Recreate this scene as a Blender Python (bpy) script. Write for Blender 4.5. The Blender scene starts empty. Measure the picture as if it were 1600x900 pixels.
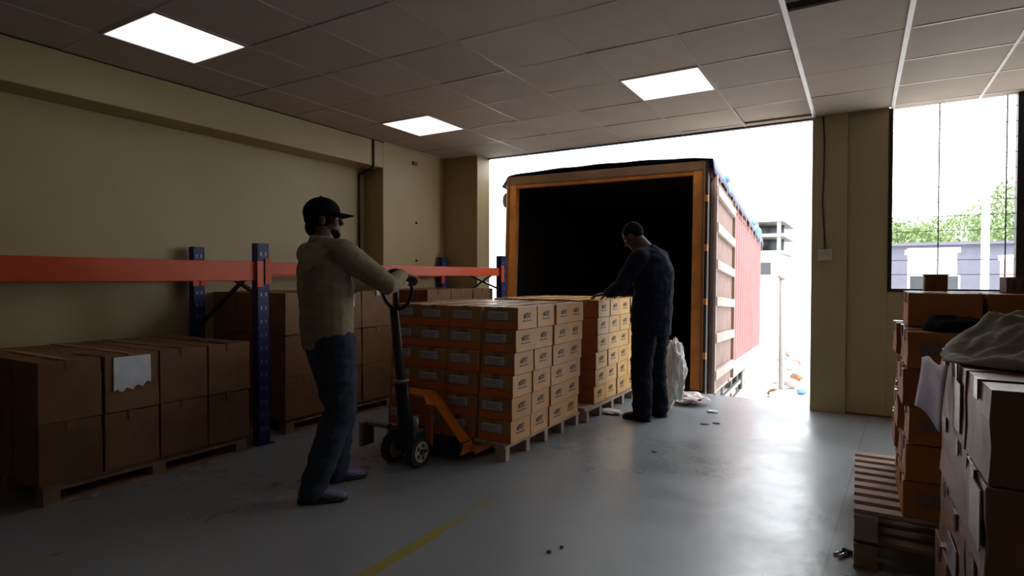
import bpy, bmesh, math, random
from mathutils import Vector, Matrix, Euler, noise
SC = bpy.context.scene
COL = SC.collection
R = math.radians
# ------------------------------------------------------------------ camera, light, exposure
cam = bpy.data.objects.new('camera', bpy.data.cameras.new('camera'))
COL.objects.link(cam); SC.camera = cam
cam.data.sensor_width = 36; cam.data.lens = 912 / 1600 * 36
cam.data.clip_start = .02; cam.data.clip_end = 500
cam.location = (0, 0, 1.25)
cam.rotation_euler = (R(90 - 1.04), R(-.08), R(30.75))
w = bpy.data.worlds.new('sky'); SC.world = w; w.use_nodes = True
bgn = w.node_tree.nodes['Background']
bgn.inputs[0].default_value = (.93, .97, 1, 1); bgn.inputs[1].default_value = 5.5
sun = bpy.data.objects.new('sun', bpy.data.lights.new('sun', 'SUN')); COL.objects.link(sun)
sun.data.energy = 3.5; sun.data.angle = R(3); sun.data.color = (1, .95, .88)
sun.rotation_euler = Vector((.75, -.45, .95)).to_track_quat('Z', 'Y').to_euler()
SC.view_settings.view_transform = 'Standard'; SC.view_settings.look = 'None'
SC.view_settings.gamma = 1; SC.view_settings.exposure = 0; SC.view_settings.use_curve_mapping = False
SC.cycles.max_bounces = 8; SC.cycles.diffuse_bounces = 5; SC.cycles.sample_clamp_indirect = 6
LAMP = 1.05   # ceiling panel strength
random.seed(4)

# ------------------------------------------------------------------ materials
MATS = {}
def mat(name, col, col2=None, scale=8, rough=.75, metal=0, bump=.1, bscale=40, detail=4, spec=.4, var=0, sheen=0, trans=0):
    if name in MATS: return MATS[name]
    m = bpy.data.materials.new(name); m.use_nodes = True; MATS[name] = m
    nt = m.node_tree; N = nt.nodes; L = nt.links; b = N['Principled BSDF']
    b.inputs['Roughness'].default_value = rough; b.inputs['Metallic'].default_value = metal
    b.inputs['Specular IOR Level'].default_value = spec
    if sheen: b.inputs['Sheen Weight'].default_value = sheen
    if trans: b.inputs['Transmission Weight'].default_value = trans
    tc = N.new('ShaderNodeTexCoord')
    n = N.new('ShaderNodeTexNoise'); n.inputs['Scale'].default_value = scale; n.inputs['Detail'].default_value = detail
    L.new(tc.outputs['Object'], n.inputs['Vector'])
    r = N.new('ShaderNodeValToRGB'); e = r.color_ramp.elements
    e[0].position = .3; e[1].position = .7
    e[0].color = (*col, 1); e[1].color = (*(col2 or [c * 1.18 for c in col]), 1)
    L.new(n.outputs['Fac'], r.inputs[0]); out = r.outputs[0]
    if var:
        oi = N.new('ShaderNodeObjectInfo'); h = N.new('ShaderNodeHueSaturation')
        mr = N.new('ShaderNodeMapRange'); mr.inputs[3].default_value = 1 - var; mr.inputs[4].default_value = 1 + var
        L.new(oi.outputs['Random'], mr.inputs[0]); L.new(mr.outputs[0], h.inputs['Value'])
        L.new(out, h.inputs['Color']); out = h.outputs[0]
    L.new(out, b.inputs['Base Color'])
    m['out'] = 1
    if bump:
        n2 = N.new('ShaderNodeTexNoise'); n2.inputs['Scale'].default_value = bscale; n2.inputs['Detail'].default_value = 3
        L.new(tc.outputs['Object'], n2.inputs['Vector'])
        bp = N.new('ShaderNodeBump'); bp.inputs['Strength'].default_value = bump; bp.inputs['Distance'].default_value = .01
        L.new(n2.outputs['Fac'], bp.inputs['Height']); L.new(bp.outputs[0], b.inputs['Normal'])
    return m
def emit(name, col, s):
    m = bpy.data.materials.new(name); m.use_nodes = True; N = m.node_tree.nodes
    b = N['Principled BSDF']; b.inputs['Base Color'].default_value = (*col, 1)
    b.inputs['Emission Color'].default_value = (*col, 1); b.inputs['Emission Strength'].default_value = s
    return m
def mixin(m, fac_fn, col, rough=None):
    """blend colour `col` over the base colour where fac_fn's socket is 1 (print, paint, stains)"""
    nt = m.node_tree; N = nt.nodes; L = nt.links; b = N['Principled BSDF']
    src = b.inputs['Base Color'].links[0].from_socket
    mx = N.new('ShaderNodeMix'); mx.data_type = 'RGBA'
    L.new(src, mx.inputs['A']); mx.inputs['B'].default_value = (*col, 1)
    L.new(fac_fn(N, L), mx.inputs['Factor']); L.new(mx.outputs['Result'], b.inputs['Base Color'])
def mth(N, L, op, a, b=None, c=None, clamp=False):
    n = N.new('ShaderNodeMath'); n.operation = op; n.use_clamp = clamp
    for i, v in enumerate((a, b, c)):
        if v is None: continue
        if hasattr(v, 'links'): L.new(v, n.inputs[i])
        else: n.inputs[i].default_value = v
    return n.outputs[0]
def between(N, L, v, lo, hi): return mth(N, L, 'MULTIPLY', mth(N, L, 'GREATER_THAN', v, lo), mth(N, L, 'LESS_THAN', v, hi))
def objxyz(N, L):
    t = N.new('ShaderNodeTexCoord'); s = N.new('ShaderNodeSeparateXYZ'); L.new(t.outputs['Object'], s.inputs[0]); return s.outputs

M_wall = mat('cream_wall_paint', (.375, .295, .16), (.415, .33, .182), 1.5, .5, bump=.06, bscale=60)
M_wall2 = mat('pillar_paint', (.38, .315, .175), (.43, .355, .205), 1.5, .55, bump=.06, bscale=60)
M_ceil = mat('ceiling_tile_board', (.45, .38, .325), (.50, .42, .365), 3, .8, bump=.15, bscale=160, var=.05)
M_plenum = mat('ceiling_slab', (.05, .045, .04), None, 3, .9)
M_tbar = mat('shaded_metal_strip', (.40, .335, .30), None, 5, .45, bump=0)  # shaded copy of the strip metal, close to the tile tone
M_tbar2 = mat('window_lit_metal_strip', (.75, .73, .70), None, 5, .35, bump=0)  # lit copy: window light put into the strip colour
M_tbar3 = mat('half_lit_metal_strip', (.60, .56, .53), None, 5, .4, bump=0)  # half-lit copy: weaker window light put into the strip colour
M_floor = mat('grey_painted_floor', (.235, .255, .275), (.275, .298, .32), 1.6, .3, bump=.16, bscale=9, spec=1.0, detail=6)
M_out = mat('pale_concrete_ground', (.62, .60, .56), (.72, .7, .66), .6, .9)
M_kraft = mat('kraft_board', (.19, .09, .042), (.23, .115, .054), 6, .55, bump=.12, bscale=25, var=.14, spec=.35)
M_kraft2 = mat('kraft_board_printed', (.46, .25, .105), (.52, .29, .125), 9, .5, bump=.12, bscale=25, var=.12, spec=.4)
M_tape = mat('packing_tape', (.24, .13, .065), None, 20, .22, bump=.05, var=.2, spec=.6)
M_label = mat('pale_label', (.42, .43, .46), None, 30, .6, bump=0)
M_ink = mat('dark_ink', (.11, .07, .045), None, 30, .6, bump=0)
M_paper = mat('white_paper', (.72, .74, .82), None, 12, .7, bump=.1)
M_wood = mat('pallet_wood', (.24, .155, .09), (.34, .23, .14), 12, .8, bump=.3, bscale=30, var=.15)
M_woodp = mat('weathered_pallet_wood', (.34, .25, .19), (.44, .33, .26), 12, .8, bump=.3, bscale=30, var=.12)
M_blue = mat('blue_rack_paint', (.018, .025, .14), None, 5, .4, bump=.03)
M_orange = mat('orange_rack_paint', (.70, .085, .022), (.76, .10, .026), 4, .42, bump=.03)
M_jack = mat('orange_jack_paint', (.80, .25, .02), (.62, .17, .02), 14, .45, bump=.1)
M_black = mat('black_steel', (.012, .012, .014), None, 10, .4, bump=.05)
M_grey = mat('grey_steel', (.22, .22, .21), None, 14, .4, metal=.6)
M_rub = mat('dark_rubber', (.02, .02, .02), None, 20, .8)
M_cream = mat('cream_nylon', (.35, .30, .2), None, 20, .5)
M_frame = mat('container_frame_paint', (.62, .22, .03), (.36, .13, .03), 5, .6, bump=.3, bscale=18)
M_red = mat('red_side_paint', (.24, .075, .075), (.28, .10, .10), 3, .6, bump=.15)
M_brown = mat('faded_brown_side', (.13, .07, .058), (.17, .105, .09), 5, .7, bump=.3)
M_pink = mat('faded_pink_rail', (.29, .215, .19), (.34, .27, .24), 5, .7)
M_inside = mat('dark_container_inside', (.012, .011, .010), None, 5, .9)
M_tarp = mat('dark_blue_tarp', (.03, .04, .09), (.05, .07, .16), 4, .6, bump=.6, bscale=9)
M_btarp = mat('bright_blue_tarp', (.10, .25, .65), None, 9, .6, bump=.5)
M_sack = mat('green_grey_sack', (.22, .22, .15), (.30, .29, .21), 12, .7, bump=.5, bscale=30)
M_dcloth = mat('black_cloth', (.008, .009, .012), None, 10, .95, bump=.4, spec=.1)
M_plast = mat('clear_white_plastic', (.8, .8, .82), None, 12, .25, bump=.8, bscale=20, spec=.6)
M_pplast = mat('pink_white_plastic', (.62, .46, .46), (.75, .7, .7), 25, .3, bump=.8, bscale=25)
M_skin1 = mat('brown_skin', (.13, .06, .035), (.16, .075, .045), 20, .5, bump=.05)
M_skin2 = mat('dark_brown_skin', (.07, .035, .022), (.085, .045, .03), 20, .5, bump=.05)
M_hair = mat('black_hair', (.008, .007, .007), None, 60, .9, bump=.3, bscale=200, spec=.08)
M_sweat = mat('olive_beige_knit', (.24, .20, .125), (.275, .23, .145), 14, .95, bump=.35, bscale=60)
M_jean = mat('dark_blue_denim', (.020, .029, .05), (.03, .042, .068), 10, .9, bump=.3, bscale=40)
M_navy = mat('navy_workwear', (.007, .009, .020), (.010, .013, .027), 9, .95, bump=.35, bscale=30, spec=.12)
M_shoe = mat('blue_grey_shoe', (.16, .16, .30), (.2, .2, .34), 20, .7)
M_sole = mat('dark_sole', (.02, .018, .02), None, 20, .8)
M_boot = mat('black_boot', (.01, .009, .009), None, 20, .4)
M_eye = mat('eye_white', (.5, .48, .45), None, 5, .2, bump=0)
M_leaf = mat('tree_leaves', (.13, .20, .07), (.24, .32, .13), 3, .8, var=.15)
M_bark = mat('tree_bark', (.14, .10, .07), None, 10, .9)
M_roof = mat('lilac_grey_roof', (.105, .105, .14), None, 2, .8)
M_white = mat('white_render', (.8, .79, .76), None, 2, .8)
M_conc = mat('grey_concrete', (.3, .29, .28), None, 2, .9)
M_dark = mat('dark_window_frame', (.012, .012, .014), None, 5, .5)
M_glass = mat('dark_pane', (.03, .035, .04), None, 5, .15)
M_switch = mat('switch_plastic', (.45, .42, .36), None, 5, .4, bump=0)

# ---- painted marks of the floor: two worn yellow lines, joint, stains
def yellow(N, L):
    o = objxyz(N, L); n = N.new('ShaderNodeTexNoise'); n.inputs['Scale'].default_value = 5; n.inputs['Detail'].default_value = 6
    a = mth(N, L, 'MULTIPLY', between(N, L, o[0], -1.80, -1.735), between(N, L, o[1], .6, 2.75))
    a2 = mth(N, L, 'MULTIPLY', mth(N, L, 'MULTIPLY', between(N, L, o[0], -1.82, -1.76), between(N, L, o[1], 2.75, 4.2)), .22)
    b = mth(N, L, 'MULTIPLY', between(N, L, o[0], -3.16, -3.09), between(N, L, o[1], .0, 3.0))
    s = mth(N, L, 'ADD', mth(N, L, 'ADD', a, a2), b)
    wear = mth(N, L, 'MULTIPLY_ADD', n.outputs['Fac'], 4.5, -1.75, clamp=True)
    return mth(N, L, 'MULTIPLY', s, wear)
mixin(M_floor, yellow, (.30, .25, .035))
def joint(N, L):
    o = objxyz(N, L); x = mth(N, L, 'MULTIPLY_ADD', o[1], .06, -.285)
    d = mth(N, L, 'ABSOLUTE', mth(N, L, 'SUBTRACT', o[0], x))
    j2 = mth(N, L, 'ABSOLUTE', mth(N, L, 'SUBTRACT', o[1], 4.6))
    return mth(N, L, 'MULTIPLY', mth(N, L, 'MAXIMUM', mth(N, L, 'LESS_THAN', d, .003), 0), .7)
mixin(M_floor, joint, (.06, .065, .07))
def stains(N, L):
    n = N.new('ShaderNodeTexNoise'); n.inputs['Scale'].default_value = 6.5; n.inputs['Detail'].default_value = 5; n.inputs['Roughness'].default_value = .6
    return mth(N, L, 'MULTIPLY', mth(N, L, 'MULTIPLY_ADD', n.outputs['Fac'], 8, -5.9, clamp=True), .35)
mixin(M_floor, stains, (.06, .06, .06))
def scuff_glints(N, L):  # pale scuff streaks, with the floor's specular glints painted in as colour
    n = N.new('ShaderNodeTexNoise'); n.inputs['Scale'].default_value = 1.1; n.inputs['Detail'].default_value = 8; n.inputs['Roughness'].default_value = .75
    tc = N.new('ShaderNodeTexCoord'); mp = N.new('ShaderNodeMapping'); mp.inputs['Scale'].default_value = (3.2, 1.0, 1); L.new(tc.outputs['Object'], mp.inputs[0]); L.new(mp.outputs[0], n.inputs['Vector'])
    return mth(N, L, 'MULTIPLY', mth(N, L, 'MULTIPLY_ADD', n.outputs['Fac'], 4, -2.2, clamp=True), .22)
mixin(M_floor, scuff_glints, (.42, .43, .44))
nt = M_floor.node_tree; N_ = nt.nodes; n_ = N_.new('ShaderNodeTexNoise'); n_.inputs['Scale'].default_value = 4.5; n_.inputs['Detail'].default_value = 10; n_.inputs['Roughness'].default_value = .7
r_ = N_.new('ShaderNodeMapRange'); r_.interpolation_type = 'SMOOTHSTEP'; r_.inputs[1].default_value = .3; r_.inputs[2].default_value = .72; r_.inputs[3].default_value = .2; r_.inputs[4].default_value = .46
nt.links.new(n_.outputs['Fac'], r_.inputs[0]); nt.links.new(r_.outputs[0], N_['Principled BSDF'].inputs['Roughness'])
# ---- printed bands of the small cartons: orange on the label side, dark mark on the long side
def band(N, L):
    o = objxyz(N, L); g = N.new('ShaderNodeNewGeometry'); s = N.new('ShaderNodeSeparateXYZ'); tc = N.new('ShaderNodeTexCoord')
    L.new(tc.outputs['Normal'], s.inputs[0])
    f = mth(N, L, 'LESS_THAN', s.outputs[1], -.7)
    return mth(N, L, 'MULTIPLY', f, between(N, L, o[2], .004, .052))
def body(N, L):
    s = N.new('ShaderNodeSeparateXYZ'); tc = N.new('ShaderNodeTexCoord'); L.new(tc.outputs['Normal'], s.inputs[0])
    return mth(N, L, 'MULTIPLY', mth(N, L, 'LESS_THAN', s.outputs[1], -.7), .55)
M_kraft3 = mat('yellow_kraft_board_printed', (.56, .30, .07), (.62, .35, .09), 9, .5, bump=.12, bscale=25, var=.12, spec=.4)
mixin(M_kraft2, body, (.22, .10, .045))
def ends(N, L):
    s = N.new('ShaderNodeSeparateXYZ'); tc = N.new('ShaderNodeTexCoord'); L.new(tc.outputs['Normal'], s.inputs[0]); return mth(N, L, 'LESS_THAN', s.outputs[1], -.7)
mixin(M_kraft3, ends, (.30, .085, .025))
mixin(M_kraft2, band, (.55, .12, .025))

# ------------------------------------------------------------------ mesh helpers
def box(bm, x0, x1, y0, y1, z0, z1, mi=0, rot=None, piv=None):
    vs = [bm.verts.new((x, y, z)) for x in (x0, x1) for y in (y0, y1) for z in (z0, z1)]
    if rot is not None:
        p = Vector(piv or ((x0 + x1) / 2, (y0 + y1) / 2, (z0 + z1) / 2))
        for v in vs: v.co = rot @ (v.co - p) + p
    for q in ((0, 1, 3, 2), (4, 6, 7, 5), (0, 4, 5, 1), (2, 3, 7, 6), (0, 2, 6, 4), (1, 5, 7, 3)):
        f = bm.faces.new([vs[i] for i in q]); f.material_index = mi
    return vs
def bar(bm, a, b, wd, th, up=(0, 0, 1)):
    a = Vector(a); b = Vector(b); t = (b - a).normalized(); u = t.cross(Vector(up)).normalized(); v = u.cross(t)
    vs = [bm.verts.new(p + u * s * wd / 2 + v * q * th / 2) for p in (a, b) for s, q in ((-1, -1), (1, -1), (1, 1), (-1, 1))]
    for q in ((3, 2, 1, 0), (4, 5, 6, 7), (0, 1, 5, 4), (1, 2, 6, 5), (2, 3, 7, 6), (3, 0, 4, 7)): bm.faces.new([vs[i] for i in q])
def loft(bm, rings, n=14, side=(1, 0, 0), cap=True):
    """rings: (centre, ru, rv) or (centre, ru, rv, tangent)"""
    P = [Vector(r[0]) for r in rings]; V = []
    for i, r in enumerate(rings):
        if len(r) > 3: t = Vector(r[3]).normalized()
        else: t = (P[min(i + 1, len(P) - 1)] - P[max(i - 1, 0)]).normalized()
        s = Vector(side); u = s - t * s.dot(t)
        if u.length < 1e-3: u = t.orthogonal()
        u.normalize(); v = t.cross(u)
        V.append([bm.verts.new(P[i] + u * r[1] * math.cos(a) + v * r[2] * math.sin(a)) for a in [2 * math.pi * k / n for k in range(n)]])
    for a, b in zip(V, V[1:]):
        for k in range(n): bm.faces.new((a[k], a[(k + 1) % n], b[(k + 1) % n], b[k]))
    if cap: bm.faces.new(V[0][::-1]); bm.faces.new(V[-1])
def tube(bm, pts, r, n=10, closed=False):
    pts = [Vector(p) for p in pts]
    if closed: pts = pts + [pts[0]]
    loft(bm, [(p, r, r) for p in pts], n, side=(.31, .2, .92))
def limb(bm, pts, rad, n=14):
    """tapered limb through points, each segment subdivided, round ends"""
    pts = [Vector(p) for p in pts]; rings = []
    t0 = (pts[1] - pts[0]).normalized(); t1 = (pts[-1] - pts[-2]).normalized()
    for k in (85, 60, 30): a = R(k); rings.append((pts[0] - t0 * rad[0] * math.sin(a), rad[0] * math.cos(a), rad[0] * math.cos(a)))
    for i in range(len(pts) - 1):
        m = 3
        for j in range(m):
            f = j / m; rings.append((pts[i].lerp(pts[i + 1], f), rad[i] * (1 - f) + rad[i + 1] * f, rad[i] * (1 - f) + rad[i + 1] * f))
    rings.append((pts[-1], rad[-1], rad[-1]))
    for k in (30, 60, 85): a = R(k); rings.append((pts[-1] + t1 * rad[-1] * math.sin(a), rad[-1] * math.cos(a), rad[-1] * math.cos(a)))
    loft(bm, rings, n, side=(.3, .9, .2) if abs(t0.z) > .7 else (.1, .2, .95))
def ell(bm, c, r, mtx=None, seg=16):
    d = bmesh.ops.create_uvsphere(bm, u_segments=seg, v_segments=seg // 2 + 2, radius=1)
    for v in d['verts']:
        v.co = Vector((v.co.x * r[0], v.co.y * r[1], v.co.z * r[2])) + Vector(c)
        if mtx: v.co = mtx @ v.co
def obj(name, bm, m, parent=None, smooth=False, bevel=0):
    me = bpy.data.meshes.new(name); bmesh.ops.recalc_face_normals(bm, faces=bm.faces[:])
    bm.to_mesh(me); bm.free()
    for x in (m if isinstance(m, (list, tuple)) else [m]): me.materials.append(x)
    if smooth:
        for p in me.polygons: p.use_smooth = True
    o = bpy.data.objects.new(name, me); COL.objects.link(o)
    if parent: o.parent = parent
    if bevel:
        b = o.modifiers.new('b', 'BEVEL'); b.width = bevel; b.segments = 2; b.limit_method = 'ANGLE'
    return o
def part(name, m, parent, *boxes, bevel=0):
    bm = bmesh.new()
    for b in boxes: box(bm, *b)
    return obj(name, bm, m, parent, bevel=bevel)
def tag(o, label, cat, group=None, kind=None):
    o['label'] = label; o['category'] = cat
    if group: o['group'] = group
    if kind: o['kind'] = kind
    return o
def struct(o): o['kind'] = 'structure'; return o
def thing(name, loc, rz, label, cat, group=None):
    o = bpy.data.objects.new(name, None); COL.objects.link(o); o.location = loc; o.rotation_euler = (0, 0, rz); o.empty_display_size = .1
    return tag(o, label, cat, group)
def remesh(o, vox, smooth=4, crumple=0, cs=6, seed=0):
    m = o.modifiers.new('r', 'REMESH'); m.mode = 'VOXEL'; m.voxel_size = vox; m.use_smooth_shade = True
    s = o.modifiers.new('s', 'SMOOTH'); s.iterations = smooth; s.factor = .5
    dg = bpy.context.evaluated_depsgraph_get(); me = bpy.data.meshes.new_from_object(o.evaluated_get(dg))
    o.modifiers.clear(); o.data = me
    if crumple:
        nr = [v.normal.copy() for v in me.vertices]
        for v, n in zip(me.vertices, nr):
            q = Vector((v.co.x * cs, v.co.y * cs, v.co.z * cs * 1.6)) + Vector((seed, 0, 0))
            d = noise.noise(q) + .5 * noise.noise(q * 2.3) ; v.co += n * (d * crumple)
    for p in me.polygons: p.use_smooth = True
    return o

# ------------------------------------------------------------------ room shell
H = 2.75; YW = 5.97; XL = -4.56
floor = struct(part('floor', M_floor, None, (-4.95, 3.2, -2.7, 6.42, -.15, 0)))
part('dock_edge', M_grey, floor, (-4.03, -.4, 6.42, 6.46, -.2, -.004))
for k, x in enumerate((-3.3, -.85)): part('dock_bumper', M_rub, floor, (x, x + .25, 6.46, 6.54, -.4, -.05), bevel=.01)
bm = bmesh.new()
box(bm, -5.15, -4.85, -2.7, 4.86, 0, 3.1)                 # recessed panel
struct(obj('wall_left', bm, M_wall, bevel=.006))
bm = bmesh.new(); box(bm, -4.85, XL, -2.7, 4.86, 2.465, 3.1); struct(obj('trim_1', bm, M_wall, bevel=.006))   # beam above it
bm = bmesh.new(); box(bm, -5.15, XL, 4.86, YW + .28, 0, 3.1)                # pier towards the opening
wl = struct(obj('wall_left_pier', bm, M_wall, bevel=.006))
for z in (1.9, 1.45):
    b2 = bmesh.new(); tube(b2, [(XL - .01, 5.42, z), (XL + .015, 5.42, z)], .014); obj('wall_bolt', b2, M_black, wl)
part('wall_socket', M_ink, wl, (XL, XL + .02, 5.35, 5.43, 2.58, 2.62))
bm = bmesh.new()
box(bm, XL, -4.05, YW, YW + .28, 0, 3.1)                  # left return of the opening
box(bm, -4.05, -.39, YW + .25, YW + .28, H + .03, 3.3)      # above the opening
wf = struct(obj('wall_far_left', bm, M_wall, bevel=.005))
bm = bmesh.new(); box(bm, -.39, -.10, 6.14, 6.42, 0, 3.1)
pl = struct(obj('wall_far_pillar', bm, M_wall2, bevel=.006))
bm = bmesh.new(); box(bm, -.10, .215, 6.18, 6.42, 0, 3.1); box(bm, .215, 3.0, 6.18, 6.42, 0, 1.13)
struct(obj('wall_far_right', bm, M_wall2, bevel=.004))
struct(part('dark_strip_far', M_ink, None, (-.10, 3.0, 6.172, 6.18, 0, .018)))  # thin dark strip along the foot of the far right wall
struct(part('wall_right', M_wall, None, (3.0, 3.2, -2.7, 6.42, 0, 3.1)))
struct(part('wall_back', M_wall, None, (-5.15, 3.2, -2.9, -2.7, 0, 3.1)))
ceil = struct(part('ceiling', M_plenum, None, (-5.15, 3.2, -2.9, 6.42, 3.1, 3.2)))
GX, GY, GP = -1.6, 3.035, .612
LIGHTS = [(-4, -2), (-4, 2), (0, 2), (0, -2)]
gx0 = GX - 5 * GP
tile_mesh = None
raised = {(2, 0): .035, (1, 4): .02, (0, 4): .006}
for i in range(-5, 8):
    for j in range(-9, 6):
        x0 = GX + i * GP; x1 = x0 + GP; y0 = GY + j * GP; y1 = y0 + GP
        if (i, j) in LIGHTS: continue
        x0c = max(x0, XL); x1c = min(x1, 2.99); y0c = max(y0, -2.69)
        yl = YW if x1 <= -4.0 else (6.22 if x0 < -.45 else (6.14 if x0 < -.1 else 6.24)); y1c = min(y1, yl)
        if x1c - x0c < .03 or y1c - y0c < .03: continue
        dz = raised.get((i, j), random.uniform(0, .003))
        if (i, j) == (2, -1): dz = .0
        tilt = random.uniform(-.002, .002)
        b = bmesh.new(); vs = box(b, x0c + .003, x1c - .003, y0c + .003, y1c - .003, H + dz, H + dz + .014)
        for v in vs: v.co.z += tilt * (1 if v.co.x > (x0 + x1) / 2 else -1)
        if (i, j) == (2, 0):
            for v in vs:
                if v.co.y > (y0 + y1) / 2: v.co.y -= .03
        obj('ceiling_tile', b, M_ceil, ceil)
for k in range(-5, 8):
    x = GX + k * GP
    if x < XL + .05 or x > 2.9: continue
    bright = k in (2, 3)  # strips coloured as lit by the window
    yl = YW if x < -4.1 else 6.22
    part('ceiling_strip', M_tbar2 if bright else (M_tbar3 if k > 3 else M_tbar), ceil, (x - (.014 if bright else .010), x + (.014 if bright else .010), -2.69, min(yl, 6.14 if k == 2 else 6.24), H - (.006 if bright else .0015), H + .004))
for j in range(-9, 6):
    y = GY + j * GP
    for (a, bb, m) in ((XL, -4.1 if y > YW else -.41, M_tbar), (.22, 2.99, M_tbar3)):
        if y < 6.1: part('ceiling_strip', m, ceil, (a, bb, y - .008, y + .008, H - .001, H + .004))
part('ceiling_edge_strip', M_black, ceil, (-4.05, -.39, 6.20, 6.25, H - .012, H + .03))
part('ceiling_edge_strip', M_tbar, ceil, (XL, XL + .02, 4.86, YW, H - .012, H))
part('ceiling_edge_strip', M_black, ceil, (XL, XL + .012, -2.69, 4.86, H - .008, H))
M_panel = emit('lit_panel', (1, 1, 1), LAMP)
where = {(-4, -2): 'near the left wall, largest in view', (-4, 2): 'near the far left corner', (0, 2): 'above the truck side of the room', (0, -2): 'behind the top edge of view'}
for (i, j) in LIGHTS:
    x0 = GX + i * GP; y0 = GY + j * GP; c = GP / 2
    t = thing('ceiling_light', (x0 + c, y0 + c, H), 0, 'square white lit ceiling panel ' + where[(i, j)], 'ceiling light', 'square ceiling panels')
    part('diffuser', M_panel, t, (-c + .018, c - .018, -c + .018, c - .018, .002, .02))
    s = c - .004
    part('frame', M_tbar, t, (-s, s, -s, -s + .014, -.003, .03), (-s, s, s - .014, s, -.003, .03), (-s, -s + .014, -s + .014, s - .014, -.003, .03), (s - .014, s, -s + .014, s - .014, -.003, .03))
# window grill at the right
win = bpy.data.objects.new('window_1', None); COL.objects.link(win); win.location = (0, 6.2, 0); struct(win)
part('window_frame', M_dark, win, (.215, .245, -.03, .03, 1.13, H), (.245, 3.0, -.03, .03, 1.13, 1.155), (1.09, 1.15, -.04, .04, 1.155, H), (2.0, 2.05, -.04, .04, 1.155, H))
for k in range(12):
    z = 1.155 + .125 * (k + 1)
    b = bmesh.new(); tube(b, [(.245, 0, z), (2.98, 0, z)], .003, 6); obj('security_bar', b, M_dark, win)
for x in (.58, 1.03, 1.6, 2.4):
    b = bmesh.new(); tube(b, [(x, .012, 1.15), (x, .012, H)], .005, 6); obj('security_bar', b, M_dark, win)
# conduits and switch
b = bmesh.new(); tube(b, [(-.30, 6.125, 2.74), (-.29, 6.125, 2.5), (-.292, 6.125, 2.2), (-.3, 6.125, 1.95), (-.285, 6.125, 1.7), (-.275, 6.125, 1.52)], .007)
t = thing('wall_switch', (0, 0, 0), 0, 'small pale switch box on the pillar with dark wire rising to the ceiling', 'switch')
obj('wire', b, M_black, t, True); part('switch_box', M_switch, t, (-.33, -.22, 6.105, 6.14, 1.41, 1.51), bevel=.006)
t = thing('conduit', (0, 0, 0), 0, 'thin dark conduit running down the left wall beside the pier', 'pipe')
b = bmesh.new(); tube(b, [(XL + .012, 4.70, 2.74), (XL + .012, 4.70, 2.45)], .011); obj('upper_pipe', b, M_black, t, True)
b = bmesh.new(); tube(b, [(XL + .0, 4.70, 2.45), (-4.7, 4.77, 2.44), (-4.835, 4.77, 2.40), (-4.835, 4.77, 2.2), (-4.835, 4.77, 1.2)], .011); obj('lower_pipe', b, M_black, t, True)

# ------------------------------------------------------------------ pallets and cartons
ORD = ['first', 'second', 'third', 'fourth', 'fifth', 'sixth', 'seventh', 'eighth']
def pallet(x0, x1, y0, y1, z0, h, m, label, along='x', nb=5, nd=8, rot=0):
    t = thing('pallet', ((x0 + x1) / 2, (y0 + y1) / 2, z0), rot, label, 'pallet', 'wooden pallets')
    a, c = (x1 - x0) / 2, (y1 - y0) / 2; bd = .018
    span = c if along == 'x' else a; pitch = 2 * span / nd
    for k in range(nd):
        gpw = .052 if along == 'x' else .03; s = -span + pitch * k + gpw / 2; e = s + pitch - gpw
        if along == 'x': part('deck_board', m, t, (-a, a, s, e, h - bd, h))
        else: part('deck_board', m, t, (s, e, -c, c, h - bd, h))
    for i in range(3):
        xc = (-a + .045, 0, a - .045)[i]
        part('stringer_board', m, t, (xc - .045, xc + .045, -c, c, h - 2 * bd, h - bd - .0005))
        if along == 'x' or nb < 5: part('base_board', m, t, (xc - .045, xc + .045, -c, c, 0, .014))
        for j in range(nb):
            yc = -c + .04 + (2 * c - .08) * j / (nb - 1)
            part('block', m, t, (xc - .042, xc + .042, yc - (.04 if nb < 5 else .026), yc + (.04 if nb < 5 else .026), (.0145 if nb < 5 else 0), h - 2 * bd - .0005))
    return t
def carton_mesh(w_, d, h, seed, dent=.004):
    rnd = random.Random(seed); b = bmesh.new(); box(b, -w_ / 2, w_ / 2, -d / 2, d / 2, 0, h)
    bmesh.ops.bevel(b, geom=b.edges[:], offset=.004, segments=1, affect='EDGES')
    big = [e for e in b.edges if e.calc_length() > .06]
    bmesh.ops.subdivide_edges(b, edges=big, cuts=2, use_grid_fill=True)
    for v in b.verts:
        q = Vector((v.co.x * 7 + seed * 3.1, v.co.y * 7, v.co.z * 7)); nn = Vector((v.co.x / w_ * 2, v.co.y / d * 2, (v.co.z / h - .5) * 2))
        amt = abs(noise.noise(q)) * dent * 1.3
        ax = max(range(3), key=lambda i: abs(nn[i]))
        if v.co.z < .006: continue
        if ax != 2: v.co[ax] -= math.copysign(amt, nn[ax])
        elif v.co.z > h - .006: v.co.z -= abs(amt) * .8
    bmesh.ops.recalc_face_normals(b, faces=b.faces[:])
    me = bpy.data.meshes.new('carton'); b.to_mesh(me); b.free(); return me
def mk(name, fn, m):
    b = bmesh.new(); fn(b); me = bpy.data.meshes.new(name); bmesh.ops.recalc_face_normals(b, faces=b.faces[:]); b.to_mesh(me); b.free(); me.materials.append(m); return me
def inst(name, me, parent=None, loc=(0, 0, 0), rz=0):
    o = bpy.data.objects.new(name, me); COL.objects.link(o); o.location = loc; o.rotation_euler = (0, 0, rz)
    if parent: o.parent = parent
    return o
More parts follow.
